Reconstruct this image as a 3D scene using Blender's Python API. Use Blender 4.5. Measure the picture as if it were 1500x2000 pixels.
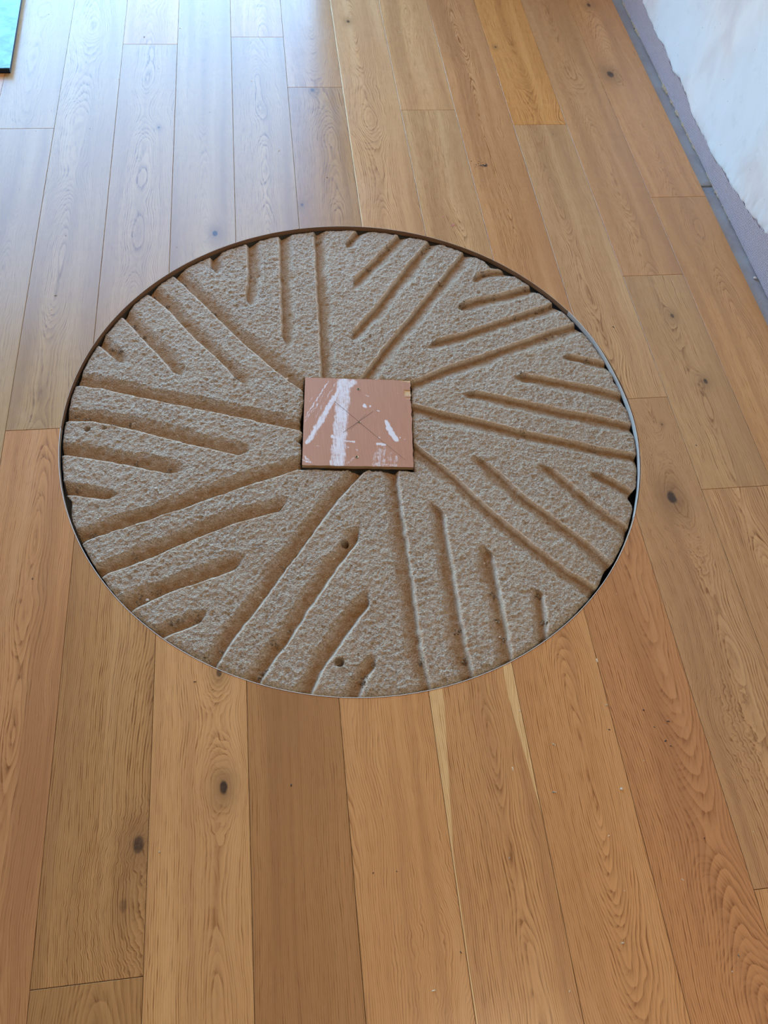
import bpy, bmesh, math, random
import numpy as np
from mathutils import Vector, Matrix

S = bpy.context.scene
for o in list(bpy.data.objects):
    bpy.data.objects.remove(o)
COL = S.collection
random.seed(7)
RNG = np.random.default_rng(11)

# ------------------------------------------------------------------ camera
FPX = 1568.27                       # focal length in pixels of the 1500 x 2000 frame
PITCH, ROLL, YAW, CAM_H = 1.0238894, 0.1236686, 0.2162980, 1.6415
def cam_basis():
    f = np.array([math.sin(YAW)*math.cos(PITCH), math.cos(YAW)*math.cos(PITCH), -math.sin(PITCH)])
    r = np.array([math.cos(YAW), -math.sin(YAW), 0.0]); u = np.cross(r, f)
    c, s = math.cos(ROLL), math.sin(ROLL)
    return f, c*r + s*u, -s*r + c*u
CF, CR, CU = cam_basis()
def px(P, z=0.0):
    """photo pixels -> points on the horizontal plane at height z"""
    P = np.atleast_2d(np.array(P, float))
    d = CF[None]*FPX + (P[:, :1]-750)*CR + (1000-P[:, 1:2])*CU
    t = (z-CAM_H)/d[:, 2:3]
    return (d*t)[:, :2]
cam = bpy.data.cameras.new('camera')
cam.sensor_fit = 'VERTICAL'; cam.sensor_height = 24.0; cam.lens = FPX/2000*24.0
cam.clip_start = 0.05
camo = bpy.data.objects.new('camera', cam); COL.objects.link(camo)
m = Matrix.Identity(4)
for i in range(3):
    m[i][0], m[i][1], m[i][2] = CR[i], CU[i], -CF[i]
m[2][3] = CAM_H
camo.matrix_world = m
S.camera = camo

# ------------------------------------------------------------------ sky and exposure
S.view_settings.view_transform = 'Standard'
S.view_settings.look = 'None'
S.view_settings.gamma = 1.0
S.view_settings.use_curve_mapping = False
S.view_settings.exposure = 0.14
S.cycles.max_bounces = 7; S.cycles.diffuse_bounces = 3; S.cycles.glossy_bounces = 3; S.cycles.caustics_reflective = False
W = bpy.data.worlds.new('sky'); S.world = W; W.use_nodes = True
wn = W.node_tree; wn.nodes.clear()
sky = wn.nodes.new('ShaderNodeTexSky'); sky.sky_type = 'NISHITA'
sky.sun_disc = False; sky.sun_elevation = math.radians(58); sky.sun_rotation = math.radians(200)
sky.air_density = 1.0; sky.dust_density = 1.0; sky.ozone_density = 3.0
SKY_STRENGTH = 2.85
SKY_TINT = (.70, 1.0, 1.10, 1)                      # deep clear blue
bg = wn.nodes.new('ShaderNodeBackground'); bg.inputs['Strength'].default_value = SKY_STRENGTH
wo = wn.nodes.new('ShaderNodeOutputWorld')
deep = wn.nodes.new('ShaderNodeMix'); deep.data_type = 'RGBA'; deep.blend_type = 'MULTIPLY'
deep.inputs[0].default_value = 1.0; deep.inputs[7].default_value = SKY_TINT
wn.links.new(sky.outputs[0], deep.inputs[6]); wn.links.new(deep.outputs[2], bg.inputs['Color'])
wn.links.new(bg.outputs[0], wo.inputs[0])

# the glazed opening the daylight comes through
FAR_Y, WIN_X0, WIN_X1, WIN_Z = 3.80, -2.55, 0.30, 2.42
LEFT_X, BACK_Y, CEIL_Z, WALL_X = -2.75, -2.3, 2.55, 1.462
FILL_X, FILL_Y, FILL2_X, FILL2_Y, FILL_S = -0.50, 2.55, 0.75, -0.55, 0.60     # unseen ceiling fill lamps, added to warm and brighten the floor
pl = bpy.data.lights.new('window_portal', 'AREA'); pl.shape = 'RECTANGLE'
pl.size = WIN_X1-WIN_X0; pl.size_y = WIN_Z; pl.cycles.is_portal = True
po = bpy.data.objects.new('window_portal', pl); COL.objects.link(po)
po.location = ((WIN_X0+WIN_X1)/2, FAR_Y+0.02, WIN_Z/2)
po.rotation_euler = (math.radians(-90), 0, 0)
pl2 = bpy.data.lights.new('fill_lamp', 'AREA'); pl2.shape = 'SQUARE'; pl2.size = FILL_S-.04
pl2.energy = 21; pl2.color = (1.0, .76, .50)
po2 = bpy.data.objects.new('fill_lamp', pl2); COL.objects.link(po2)
po2.location = (FILL_X, FILL_Y, CEIL_Z-.021)
po3 = bpy.data.objects.new('fill_lamp', pl2.copy()); COL.objects.link(po3)
po3.data.energy = 17; po3.location = (FILL2_X, FILL2_Y, CEIL_Z-.021)

# ------------------------------------------------------------------ helpers
def mesh_obj(name, verts, faces, mat, parent=None, smooth=False):
    me = bpy.data.meshes.new(name); me.from_pydata([tuple(v) for v in verts], [], faces)
    me.update()
    if mat: me.materials.append(mat)
    if smooth:
        me.shade_smooth()
    o = bpy.data.objects.new(name, me); COL.objects.link(o)
    if parent: o.parent = parent
    return o
def bm_obj(name, bm, mat, parent=None, smooth=False):
    me = bpy.data.meshes.new(name); bm.to_mesh(me); bm.free()
    if mat: me.materials.append(mat)
    if smooth: me.shade_smooth()
    o = bpy.data.objects.new(name, me); COL.objects.link(o)
    if parent: o.parent = parent
    return o
def box(bm, x0, x1, y0, y1, z0, z1):
    v = [bm.verts.new((x, y, z)) for z in (z0, z1) for x, y in ((x0, y0), (x1, y0), (x1, y1), (x0, y1))]
    for f in ((3, 2, 1, 0), (4, 5, 6, 7), (0, 1, 5, 4), (1, 2, 6, 5), (2, 3, 7, 6), (3, 0, 4, 7)):
        bm.faces.new([v[i] for i in f])
def boxes(name, lst, mat, parent=None):
    bm = bmesh.new()
    for b in lst: box(bm, *b)
    return bm_obj(name, bm, mat, parent)
def tag(o, label, cat, group=None, kind=None):
    o['label'] = label
    if cat: o['category'] = cat
    if group: o['group'] = group
    if kind: o['kind'] = kind
    return o
def empty(name, loc=(0, 0, 0)):
    o = bpy.data.objects.new(name, None); o.location = loc; o.empty_display_size = .05
    COL.objects.link(o); return o
def struct(o):
    o['kind'] = 'structure'; return o

def lattice(seed, n=256):
    return np.random.default_rng(seed).random((n, n)).astype(np.float32)
_L = {}
def vnoise(x, y, seed=0):
    """smooth value noise in -1..1"""
    if seed not in _L: _L[seed] = lattice(seed)
    T = _L[seed]
    xi = np.floor(x).astype(int); yi = np.floor(y).astype(int)
    fx = x-xi; fy = y-yi
    fx = fx*fx*fx*(fx*(fx*6-15)+10); fy = fy*fy*fy*(fy*(fy*6-15)+10)
    a = T[xi % 256, yi % 256]; b = T[(xi+1) % 256, yi % 256]
    c = T[xi % 256, (yi+1) % 256]; d = T[(xi+1) % 256, (yi+1) % 256]
    return ((a*(1-fx)+b*fx)*(1-fy)+(c*(1-fx)+d*fx)*fy)*2-1
def sstep(a, b, x):
    t = np.clip((x-a)/(b-a), 0, 1); return t*t*(3-2*t)

class NT:
    """small node-tree writer"""
    def __init__(s, name):
        s.m = bpy.data.materials.new(name); s.m.use_nodes = True
        s.t = s.m.node_tree; s.t.nodes.clear()
        s.out = s.n('ShaderNodeOutputMaterial'); s.b = s.n('ShaderNodeBsdfPrincipled')
        s.l(s.b.outputs[0], s.out.inputs[0])
    def n(s, t, **k):
        x = s.t.nodes.new(t)
        for a, v in k.items(): setattr(x, a, v)
        return x
    def l(s, a, b): s.t.links.new(a, b)
    def put(s, sock, v):
        if isinstance(v, bpy.types.NodeSocket): s.l(v, sock)
        else: sock.default_value = v
    def math(s, op, a, b=None, c=None, clamp=False):
        x = s.n('ShaderNodeMath', operation=op, use_clamp=clamp)
        s.put(x.inputs[0], a)
        if b is not None: s.put(x.inputs[1], b)
        if c is not None: s.put(x.inputs[2], c)
        return x.outputs[0]
    def vec(s, x=0., y=0., z=0.):
        c = s.n('ShaderNodeCombineXYZ')
        for i, v in enumerate((x, y, z)): s.put(c.inputs[i], v)
        return c.outputs[0]
    def sep(s, v):
        c = s.n('ShaderNodeSeparateXYZ'); s.l(v, c.inputs[0]); return c.outputs
    def vm(s, op, a, b):
        x = s.n('ShaderNodeVectorMath', operation=op); s.put(x.inputs[0], a); s.put(x.inputs[1], b)
        return x.outputs[1] if op == 'DOT_PRODUCT' else x.outputs[0]
    def noise(s, v, scale=1., detail=2., rough=.5, dist=0.):
        x = s.n('ShaderNodeTexNoise'); s.l(v, x.inputs['Vector'])
        x.inputs['Scale'].default_value = scale; x.inputs['Detail'].default_value = detail
        x.inputs['Roughness'].default_value = rough; x.inputs['Distortion'].default_value = dist
        return x.outputs[0]
    def voro(s, v, scale):
        x = s.n('ShaderNodeTexVoronoi'); s.l(v, x.inputs['Vector']); x.inputs['Scale'].default_value = scale
        return x.outputs['Distance']
    def ramp(s, f, *stops):
        x = s.n('ShaderNodeValToRGB'); s.l(f, x.inputs[0]); e = x.color_ramp.elements
        while len(e) < len(stops): e.new(.5)
        for k, (p, c) in zip(e, stops): k.position = p; k.color = (*c, 1) if len(c) == 3 else c
        return x.outputs[0]
    def rng(s, v, a, b, c=0., d=1., smooth=False):
        x = s.n('ShaderNodeMapRange'); s.put(x.inputs[0], v)
        if smooth: x.interpolation_type = 'SMOOTHSTEP'
        for i, q in enumerate((a, b, c, d)): s.put(x.inputs[i+1], q)
        return x.outputs[0]
    def mix(s, f, a, b, blend='MIX'):
        x = s.n('ShaderNodeMix', data_type='RGBA', blend_type=blend)
        s.put(x.inputs[0], f)
        for i, v in ((6, a), (7, b)): s.put(x.inputs[i], v if isinstance(v, bpy.types.NodeSocket) else (*v, 1))
        return x.outputs[2]
    def attr(s, name, obj=False):
        x = s.n('ShaderNodeAttribute', attribute_name=name)
        if obj: x.attribute_type = 'OBJECT'
        return x
    def obj(s): return s.n('ShaderNodeTexCoord').outputs['Object']
    def bump(s, h, strength, dist, base=None):
        x = s.n('ShaderNodeBump'); s.put(x.inputs['Strength'], strength); x.inputs['Distance'].default_value = dist
        s.l(h, x.inputs['Height'])
        if base is not None: s.l(base, x.inputs['Normal'])
        return x.outputs[0]
    def fin(s, color=None, rough=None, normal=None, spec=None, metal=None):
        for k, v in (('Base Color', color), ('Roughness', rough), ('Normal', normal), ('Specular IOR Level', spec), ('Metallic', metal)):
            if v is None: continue
            if isinstance(v, tuple) and len(v) == 3: v = (*v, 1)
            s.put(s.b.inputs[k], v)
        return s.m
def plain(name, col, rough=.6, nscale=30., var=.12, bump=0., spec=.4, metal=0.):
    t = NT(name); o = t.obj(); n = t.noise(o, nscale, 4)
    c = t.mix(n, tuple(x*(1-var) for x in col), tuple(min(1, x*(1+var)) for x in col))
    return t.fin(c, rough, t.bump(n, .6, bump) if bump else None, spec, metal)

# ------------------------------------------------------------------ stone geometry data
SC = np.array([0.17409, 1.25879]); SR = 0.73432       # centre and radius of the floor cut-out
STONE_Z = -0.007
def crop(x0, y0, s, pts): return [(x0+a/s, y0+b/s) for a, b in pts]
C1 = lambda *p: crop(100, 420, 2.5, p)
C2 = lambda *p: crop(660, 420, 2.459, p)
C3 = lambda *p: crop(100, 880, 2.5, p)
C4 = lambda *p: crop(660, 880, 2.459, p)
# every furrow: the steep edge from the rim inwards; second entry the corner its short end wall runs to
FUR = [
 (C1((1290, 85), (1310, 450), (1328, 800)), None),
 (C1((1118, 95), (1130, 400), (1136, 600)), C1((1150, 630))),
 (C1((962, 135), (970, 280), (955, 410)), C1((972, 440))),
 (C1((782, 200), (786, 255)), C1((810, 285))),
 (C1((612, 300), (660, 345), (800, 480), (960, 635), (1150, 790), (1240, 855)), None),
 (C1((490, 390), (560, 440), (700, 590), (800, 680), (925, 810)), C1((1010, 845))),
 (C1((365, 505), (430, 575), (540, 690), (600, 765)), C1((690, 790))),
 (C1((255, 645), (320, 705)), C1((400, 740))),
 (C1((130, 825), (250, 840), (500, 895), (850, 965), (1230, 1048)), None),
 (C1((85, 995), (210, 1000), (400, 1040), (640, 1100), (920, 1165)), C1((1000, 1138))),
 (C3((60, 10), (200, 30), (420, 70), (580, 107)), C3((690, 90))),
 (C3((90, 205), (200, 220), (270, 230)), C3((350, 205))),
 (C3((140, 440), (290, 385), (500, 320), (700, 250), (1000, 145), (1200, 87), (1290, 75)), None),
 (C3((240, 605), (440, 530), (680, 430), (900, 345), (1120, 285)), C3((1190, 200))),
 (C3((400, 765), (460, 735), (560, 690), (700, 640), (900, 570)), C3((980, 485))),
 (C3((555, 900), (640, 870), (730, 830)), C3((770, 770))),
 (C3((800, 1050), (880, 920), (1000, 770), (1130, 590), (1280, 390), (1400, 230), (1530, 85)), None),
 (C3((1015, 1130), (1060, 1050), (1150, 930), (1240, 790), (1420, 530), (1500, 430)), [(702, 1014)]),
 (C3((1270, 1165), (1330, 1050), (1440, 895), (1500, 810)) + [(721, 1179)], [(717, 1140)]),
 (C4((100, 1160), (130, 1090), (178, 1030)), C4((178, 925))),
 (C4((430, 1110), (395, 960), (370, 790), (345, 580), (310, 350), (285, 180), (278, 80)), None),
 (C4((635, 1050), (605, 930), (575, 760), (545, 560), (520, 420), (500, 290)), C4((445, 250))),
 (C4((825, 965), (805, 850), (775, 700), (750, 570), (740, 500)), C4((690, 440))),
 (C4((1000, 875), (990, 780), (978, 685)), C4((940, 665))),
 (C4((1240, 665), (1100, 580), (900, 430), (700, 265), (550, 120), (400, 0), (350, -45)), None),
 (C4((1310, 545), (1200, 450), (1050, 340), (900, 230), (780, 120), (700, 50)), C4((600, 5))),
 (C4((1390, 370), (1300, 310), (1210, 245), (1100, 150), (1020, 85)), C4((960, 65))),
 (C4((1430, 215), (1400, 190), (1330, 150), (1260, 112)), C4((1225, 105))),
 (C2((1425, 1150), (1250, 1120), (1080, 1080), (860, 1035), (700, 995), (500, 950), (345, 910)), None),
 (C2((1400, 1005), (1250, 975), (1050, 935), (850, 890), (650, 850)), C2((570, 865))),
 (C2((1355, 860), (1200, 825), (1050, 795), (890, 765)), C2((820, 775))),
 (C2((1285, 710), (1200, 690), (1110, 670)), C2((1070, 685))),
 (C2((1155, 520), (1000, 570), (850, 620), (700, 675), (550, 725), (345, 808)), None),
 (C2((1040, 425), (900, 470), (750, 520), (600, 570), (470, 600)), C2((400, 660))),
 (C2((915, 345), (780, 380), (680, 400), (600, 425)), C2((540, 470))),
 (C2((780, 265), (720, 270), (665, 290)), C2((640, 325))),
 (C2((600, 185), (540, 260), (450, 370), (350, 490), (250, 610), (115, 785)), None),
 (C2((440, 125), (350, 230), (250, 360), (170, 460), (75, 560)), C2((65, 605))),
 (C2((290, 100), (230, 160), (150, 240), (80, 310)), C2((70, 370))),
 (C2((85, 85), (45, 130)), C2((38, 155))),
]
FURROWS = []
for k, (e, h) in enumerate(FUR):
    e = px(e, STONE_Z); h = px(h, STONE_Z)[0] if h else None
    u = e[0]-e[1]; u /= np.linalg.norm(u)
    e = np.vstack([e[0]+u*0.06, e])
    FURROWS.append((e, h))
# drilled holes and pits: pixel, radius m, depth m
PITS = [((674, 1060), .0085, .022), ((663, 1293), .0095, .024), ((170, 838), .007, .016), ((203, 836), .0055, .007),
        ((978, 1241), .003, .002), ((1016, 590), .004, .004), ((455, 905), .004, .003)]

BOARD_PX = [(596, 738), (802, 744), (807, 913), (590, 909)]
BOARD = px(BOARD_PX, -.003)
BC = BOARD.mean(0)

def furrow_field(x, y):
    """depth of the furrows, stain and arris masks and the local dressing direction"""
    depth = np.zeros_like(x); stain = np.zeros_like(x); arris = np.zeros_like(x)
    best = np.full_like(x, 9.); dirx = np.ones_like(x); diry = np.zeros_like(x)
    for k, (e, h) in enumerate(FURROWS):
        w = .034 if k % 4 < 3 else .028
        lo = e.min(0)-.06; hi = e.max(0)+.06
        sel = np.where((x > lo[0]) & (x < hi[0]) & (y > lo[1]) & (y < hi[1]))[0]
        if len(sel) == 0: continue
        X = x[sel]; Y = y[sel]
        # edge wanders a little
        Xw = X+.0016*vnoise(X/.018, Y/.018, 21); Yw = Y+.0016*vnoise(X/.018, Y/.018, 22)
        dmin = np.full(len(sel), 9.); sd = np.zeros(len(sel))
        for a, b in zip(e[:-1], e[1:]):
            ab = b-a; L = np.linalg.norm(ab); u = ab/L
            t = np.clip((Xw-a[0])*u[0]+(Yw-a[1])*u[1], 0, L)
            qx = Xw-a[0]-t*u[0]; qy = Yw-a[1]-t*u[1]
            d = np.hypot(qx, qy); side = -u[1]*qx+u[0]*qy
            c = d < dmin
            dmin = np.where(c, d, dmin); sd = np.where(c, np.where(side >= 0, d, -d), sd)
        u = e[-1]-e[-2]; u /= np.linalg.norm(u)
        along = (Xw-e[-1][0])*u[0]+(Yw-e[-1][1])*u[1]
        ww = w*(1+.18*vnoise(X/.05, Y/.05, 23))
        prof = np.clip((sd+.0062)/.0080, 0, 1)**1.1*np.clip(1-(sd-.002)/ww, 0, 1)**.9
        D = .0150+.002*vnoise(X/.09, Y/.09, 25)
        if h is not None:
            v = h-e[-1]; v /= np.linalg.norm(v)
            dh = -v[1]*(Xw-e[-1][0])+v[0]*(Yw-e[-1][1])
            cap = sstep(-.004, .003, dh)*sstep(.06, .03, along)
        else:
            cap = sstep(.02, .0, along)
        dd = D*prof*cap
        depth[sel] = np.maximum(depth[sel], dd)
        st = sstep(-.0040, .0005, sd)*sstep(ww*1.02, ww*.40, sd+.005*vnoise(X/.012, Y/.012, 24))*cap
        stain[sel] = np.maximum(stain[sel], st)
        ar = sstep(-.0105, -.006, sd)*sstep(.0025, .0005, sd)*cap
        arris[sel] = np.maximum(arris[sel], ar)
        c = np.abs(sd) < best[sel]
        best[sel] = np.where(c, np.abs(sd), best[sel])
        ua = e[0]-e[-1]; ua /= np.linalg.norm(ua)
        dirx[sel] = np.where(c, ua[0], dirx[sel]); diry[sel] = np.where(c, ua[1], diry[sel])
    arris *= 1-.6*stain
    return depth, stain, arris, dirx, diry

def stone_height(x, y, rough=True):
    depth, stain, arris, dx, dy = furrow_field(x, y)
    h = STONE_Z - depth
    # gentle dish and unevenness
    h += .0012*vnoise(x/.16, y/.16, 1)+.0007*vnoise(x/.05, y/.05, 2)
    r = np.hypot(x-SC[0], y-SC[1])
    if rough:
        land = (1-.75*stain)*(1-.8*arris)
        al = x*dx+y*dy; ac = -x*dy+y*dx
        peck = vnoise(al/.0085, ac/.026, 3)
        h += land*(.0008*np.where(peck < -.2, (peck+.2)*1.3, 0.25*peck))
        h += land*(.0011*vnoise(x/.0095, y/.0095, 4)+.0014*vnoise(x/.0056, y/.0056, 5))
        h += .0003*vnoise(x/.0045, y/.0045, 6)
        pit = vnoise(x/.012, y/.012, 7)
        h -= .0026*sstep(.68, .95, pit)
    edge = np.clip((r-(SR-.022))/.018, 0, 1)
    h -= .0075*edge**2.2
    for p, pr, pd in PITS:
        q = px([p], STONE_Z)[0]
        d = np.hypot(x-q[0], y-q[1])
        h -= pd*sstep(pr*1.15, pr*.72, d)
    return h, stain, arris

# ------------------------------------------------------------------ materials
KN = [((437, 1538), .018, .012, 1.), ((270, 1650), .013, .016, .8), ((1312, 972), .036, .018, 1.), ((420, 456), .016, .012, .9),
      ((680, 42), .016, .009, .8), ((1192, 145), .032, .019, .9), ((610, 176), .012, .010, .7), ((310, 249), .009, .005, .8),
      ((590, 400), .012, .008, .6), ((968, 92), .010, .006, .8), ((428, 1314), .014, .009, .8), ((1313, 617), .012, .009, .7),
      ((1378, 745), .010, .009, .8), ((240, 1770), .030, .012, .35), ((195, 1030), .030, .006, .15), ((1293, 829), .010, .004, .6),
      ((1080, 262), .020, .006, .25), ((1150, 10), .016, .012, .7), ((905, 1850), .03, .004, .0), ((1380, 1420), .03, .004, .0)]
KNOTS = [(px([p])[0], a, b, c) for p, a, b, c in KN]
def wood_material():
    t = NT('oak'); o = t.obj(); X, Y, Z = t.sep(o)[:3]
    seed = t.attr('seed', True).outputs['Fac']; pith = t.attr('pith', True).outputs['Fac']
    depth = t.attr('depth', True).outputs['Fac']; slope = t.attr('slope', True).outputs['Fac']
    ystart = t.attr('y_ref', True).outputs['Fac']; contrast = t.attr('contrast', True).outputs['Fac']
    tint = t.attr('tint', True).outputs['Color']
    s17 = t.math('MULTIPLY', seed, 17.)
    # up to three knots per board, given in floor coordinates as (x, y, spread) and (core, darkness)
    grow = None; core = None; halo = None
    wob = t.math('MULTIPLY', t.math('SUBTRACT', t.noise(o, 55., 1), .5), .9)
    for kk in ('a', 'b', 'c'):
        kp = t.attr('knot_'+kk, True).outputs['Vector']; ks = t.sep(t.attr('knot_size_'+kk, True).outputs['Vector'])
        d = t.vm('SUBTRACT', o, kp)
        d2 = t.vm('MULTIPLY', d, (1., .62, 0.)); qq = t.math('MULTIPLY', t.vm('DOT_PRODUCT', d2, d2), t.math('ADD', 1., wob))
        g = t.math('MULTIPLY', t.math('EXPONENT', t.math('DIVIDE', qq, t.math('MULTIPLY', t.math('MULTIPLY', ks[0], ks[0]), -4.8))), t.math('MULTIPLY', ks[0], -.95))
        cc = t.math('MULTIPLY', ks[1], ks[1])
        c = t.math('MULTIPLY', t.rng(t.math('DIVIDE', qq, cc), .12, .60, 1., 0., True), ks[2])
        hl = t.math('MULTIPLY', t.math('EXPONENT', t.math('DIVIDE', qq, t.math('MULTIPLY', cc, -5.))), ks[2])
        grow = g if grow is None else t.math('ADD', grow, g)
        core = c if core is None else t.math('ADD', core, c)
        halo = hl if halo is None else t.math('ADD', halo, hl)
    # growth rings round a wandering pith line under the board
    nA = t.noise(t.vec(s17, t.math('MULTIPLY', Y, 1.7), 0.), 1., 2, .45)
    nB = t.noise(t.vec(t.math('ADD', t.math('MULTIPLY', X, 9.), s17), t.math('MULTIPLY', Y, 2.2), s17), 1., 3, .5)
    nC = t.noise(t.vec(t.math('ADD', t.math('MULTIPLY', X, 38.), s17), t.math('MULTIPLY', Y, 13.), s17), 1., 2, .5)
    d = t.math('ADD', depth, t.math('MULTIPLY', t.math('SUBTRACT', Y, ystart), slope))
    d = t.math('ADD', d, t.math('MULTIPLY', t.math('SUBTRACT', nA, .5), .14))
    xw = t.math('ADD', t.math('SUBTRACT', X, pith), t.math('MULTIPLY', t.math('SUBTRACT', nB, .5), .05))
    r = t.math('SQRT', t.math('ADD', t.math('MULTIPLY', xw, xw), t.math('MULTIPLY', d, d)))
    r = t.math('ADD', r, t.math('MULTIPLY', t.math('SUBTRACT', nB, .5), .022))
    r = t.math('ADD', r, t.math('MULTIPLY', t.math('SUBTRACT', nC, .5), .0026))
    r = t.math('ADD', r, grow)
    ring = t.math('DIVIDE', r, .0039)
    fr = t.math('FRACT', ring)
    wide = t.noise(t.vec(t.math('FLOOR', ring), s17, 0.), 1.7, 0)          # some rings are stronger
    dark = t.math('POWER', t.math('SUBTRACT', 1., fr), 1.9)
    dark = t.math('MULTIPLY', dark, t.rng(fr, 0., .10, 0., 1., True))
    dark = t.math('MULTIPLY', dark, t.rng(wide, .3, .7, .45, 1.15))
    # long pores and fibres
    pv = t.vec(t.math('MULTIPLY', t.math('ADD', r, t.math('MULTIPLY', X, .35)), 820.), t.math('MULTIPLY', Y, 20.), s17)
    pores = t.noise(pv, 1., 2, .65)
    poreM = t.rng(pores, .48, .66, 0., 1.)
    fib = t.noise(t.vec(t.math('MULTIPLY', X, 190.), t.math('MULTIPLY', Y, 2.6), s17), 1., 3, .6)
    dk = t.math('MULTIPLY', dark, t.math('ADD', .72, t.math('MULTIPLY', poreM, 1.0)))
    dk = t.math('ADD', dk, t.math('MULTIPLY', poreM, .20))
    dk = t.math('ADD', dk, t.math('MULTIPLY', t.math('SUBTRACT', fib, .5), .35))
    dk = t.math('MULTIPLY', dk, contrast)
    light = (.66, .345, .142); deep = (.27, .105, .031)
    c = t.mix(t.math('MAXIMUM', t.math('MINIMUM', dk, 1.), 0.), light, deep)
    big = t.noise(t.vec(t.math('ADD', t.math('MULTIPLY', X, 7.), s17), t.math('MULTIPLY', Y, 1.1), s17), 1., 2)
    c = t.mix(t.rng(big, .35, .7, 0., .45), c, (.46, .22, .092))
    band = t.noise(t.vec(t.math('ADD', t.math('MULTIPLY', xw, 24.), s17), t.math('MULTIPLY', Y, .8), s17), 1., 1)
    c = t.mix(t.rng(band, .50, .72, 0., .42), c, (.36, .165, .068))
    c = t.mix(t.rng(band, .42, .25, 0., .30), c, (.74, .43, .20))
    sapy = t.attr('sap_y', True).outputs['Fac']; mid = t.attr('mid', True).outputs['Fac']
    reach = t.math('MULTIPLY', t.rng(t.math('SUBTRACT', Y, sapy), 0., .30), .026)
    ed = t.math('ADD', t.math('ABSOLUTE', t.math('SUBTRACT', X, mid)), reach)
    c = t.mix(t.rng(t.math('ADD', ed, t.math('MULTIPLY', t.math('SUBTRACT', fib, .5), .004)), .0945, .0965, 0., .75), c, t.mix(dk, (.84, .56, .27), (.60, .33, .13)))
    c = t.mix(1., c, tint, 'MULTIPLY')
    c = t.mix(t.math('MINIMUM', t.math('MULTIPLY', halo, .62), .75), c, (.20, .098, .040))
    kn = t.noise(o, 160., 2)
    c = t.mix(t.math('MINIMUM', t.math('MULTIPLY', core, t.rng(kn, .3, .6, .8, 1.1)), .93), c, (.052, .030, .020))
    smud = t.noise(t.vec(X, Y, 3.), 5., 4, .6)
    rough = t.math('ADD', t.rng(smud, .3, .7, .215, .30), t.math('MULTIPLY', dk, .06))
    h = t.math('ADD', t.math('MULTIPLY', poreM, -.4), t.math('MULTIPLY', dark, -.6))
    nrm = t.bump(h, .05, .0004)
    return t.fin(c, rough, nrm, .30)
M_WOOD = wood_material()

def stone_material():
    t = NT('sandstone'); o = t.obj(); st = t.attr('stain').outputs['Fac']; ar = t.attr('arris').outputs['Fac']
    f1 = t.noise(o, 520., 2, .6); f2 = t.noise(o, 240., 2, .55); f3 = t.noise(o, 14., 3); f4 = t.noise(o, 3.2, 3)
    c = t.ramp(f2, (.28, (.29, .203, .135)), (.52, (.55, .425, .31)), (.74, (.73, .605, .47)))
    c = t.mix(t.rng(f3, .35, .7, 0., .45), c, (.53, .365, .225))
    c = t.mix(t.rng(f4, .42, .68, 0., .40), c, (.64, .50, .365))
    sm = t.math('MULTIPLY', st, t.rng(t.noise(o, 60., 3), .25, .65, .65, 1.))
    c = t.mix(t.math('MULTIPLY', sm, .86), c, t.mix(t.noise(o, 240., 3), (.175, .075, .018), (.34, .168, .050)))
    pale = t.rng(t.noise(o, 95., 2), .70, .78, 0., .6)
    c = t.mix(pale, c, (.76, .68, .57))
    c = t.mix(t.math('MULTIPLY', ar, t.rng(t.noise(o, 45., 3), .3, .65, .05, .25)), c, (.66, .54, .41))          # arris paled: a lit-edge highlight put into the colour
    v = t.voro(o, 300.)
    h = t.math('ADD', t.math('MULTIPLY', f2, 1.4), t.math('MULTIPLY', f1, .8))
    h = t.math('ADD', h, t.math('MULTIPLY', v, 1.1))
    n = t.bump(h, t.math('SUBTRACT', t.rng(st, 0., 1., 1., .55), t.math('MULTIPLY', ar, .75)), .0034)
    return t.fin(c, .93, n, .2)
M_STONE = stone_material()

M_SCREED = plain('screed', (.20, .195, .19), .9, 40, .2, .002)
M_DIRT = plain('pit_dirt', (.10, .075, .055), .95, 60, .4, .004)
M_CEIL = plain('plasterboard', (.60, .55, .50), .9, 6, .04)
M_WALLW = plain('raw_plaster', (.50, .385, .32), .9, 6, .08)
M_FRAME = plain('frame_paint', (.12, .125, .13), .45, 20, .05)
M_GROUND = plain('patio', (.30, .29, .27), .9, 4, .2, .004)

# ------------------------------------------------------------------ room shell
def subfloor():
    vs, fs = [], []; N = 96; R2 = SR+.012
    x0, x1, y0, y1 = LEFT_X, WALL_X+.12, BACK_Y, FAR_Y
    for i in range(N):
        a = 2*math.pi*i/N; cx, sy = math.cos(a), math.sin(a)
        t = min(((x1 if cx > 0 else x0)-SC[0])/cx if abs(cx) > 1e-9 else 1e9, ((y1 if sy > 0 else y0)-SC[1])/sy if abs(sy) > 1e-9 else 1e9)
        vs += [(SC[0]+cx*t, SC[1]+sy*t, -.0185), (SC[0]+cx*R2, SC[1]+sy*R2, -.0185), (SC[0]+cx*R2, SC[1]+sy*R2, -.095)]
    for k in ((x0, y0), (x1, y0), (x1, y1), (x0, y1)): vs.append((*k, -.0185))
    base = 3*N
    ang = [math.atan2(v[1]-SC[1], v[0]-SC[0]) % (2*math.pi) for v in vs[base:base+4]]
    vs.append((SC[0], SC[1], -.095)); cen = len(vs)-1
    for i in range(N):
        j = (i+1) % N; a0, a1 = 2*math.pi*i/N, 2*math.pi*(i+1)/N
        mid = [base+k for k in range(4) if a0 < ang[k] < a1]
        fs.append([3*i, *mid, 3*j, 3*j+1, 3*i+1]); fs.append([3*i+1, 3*j+1, 3*j+2, 3*i+2]); fs.append([3*i+2, 3*j+2, cen])
    return mesh_obj('subfloor', vs, fs, M_SCREED)
struct(subfloor())

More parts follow.
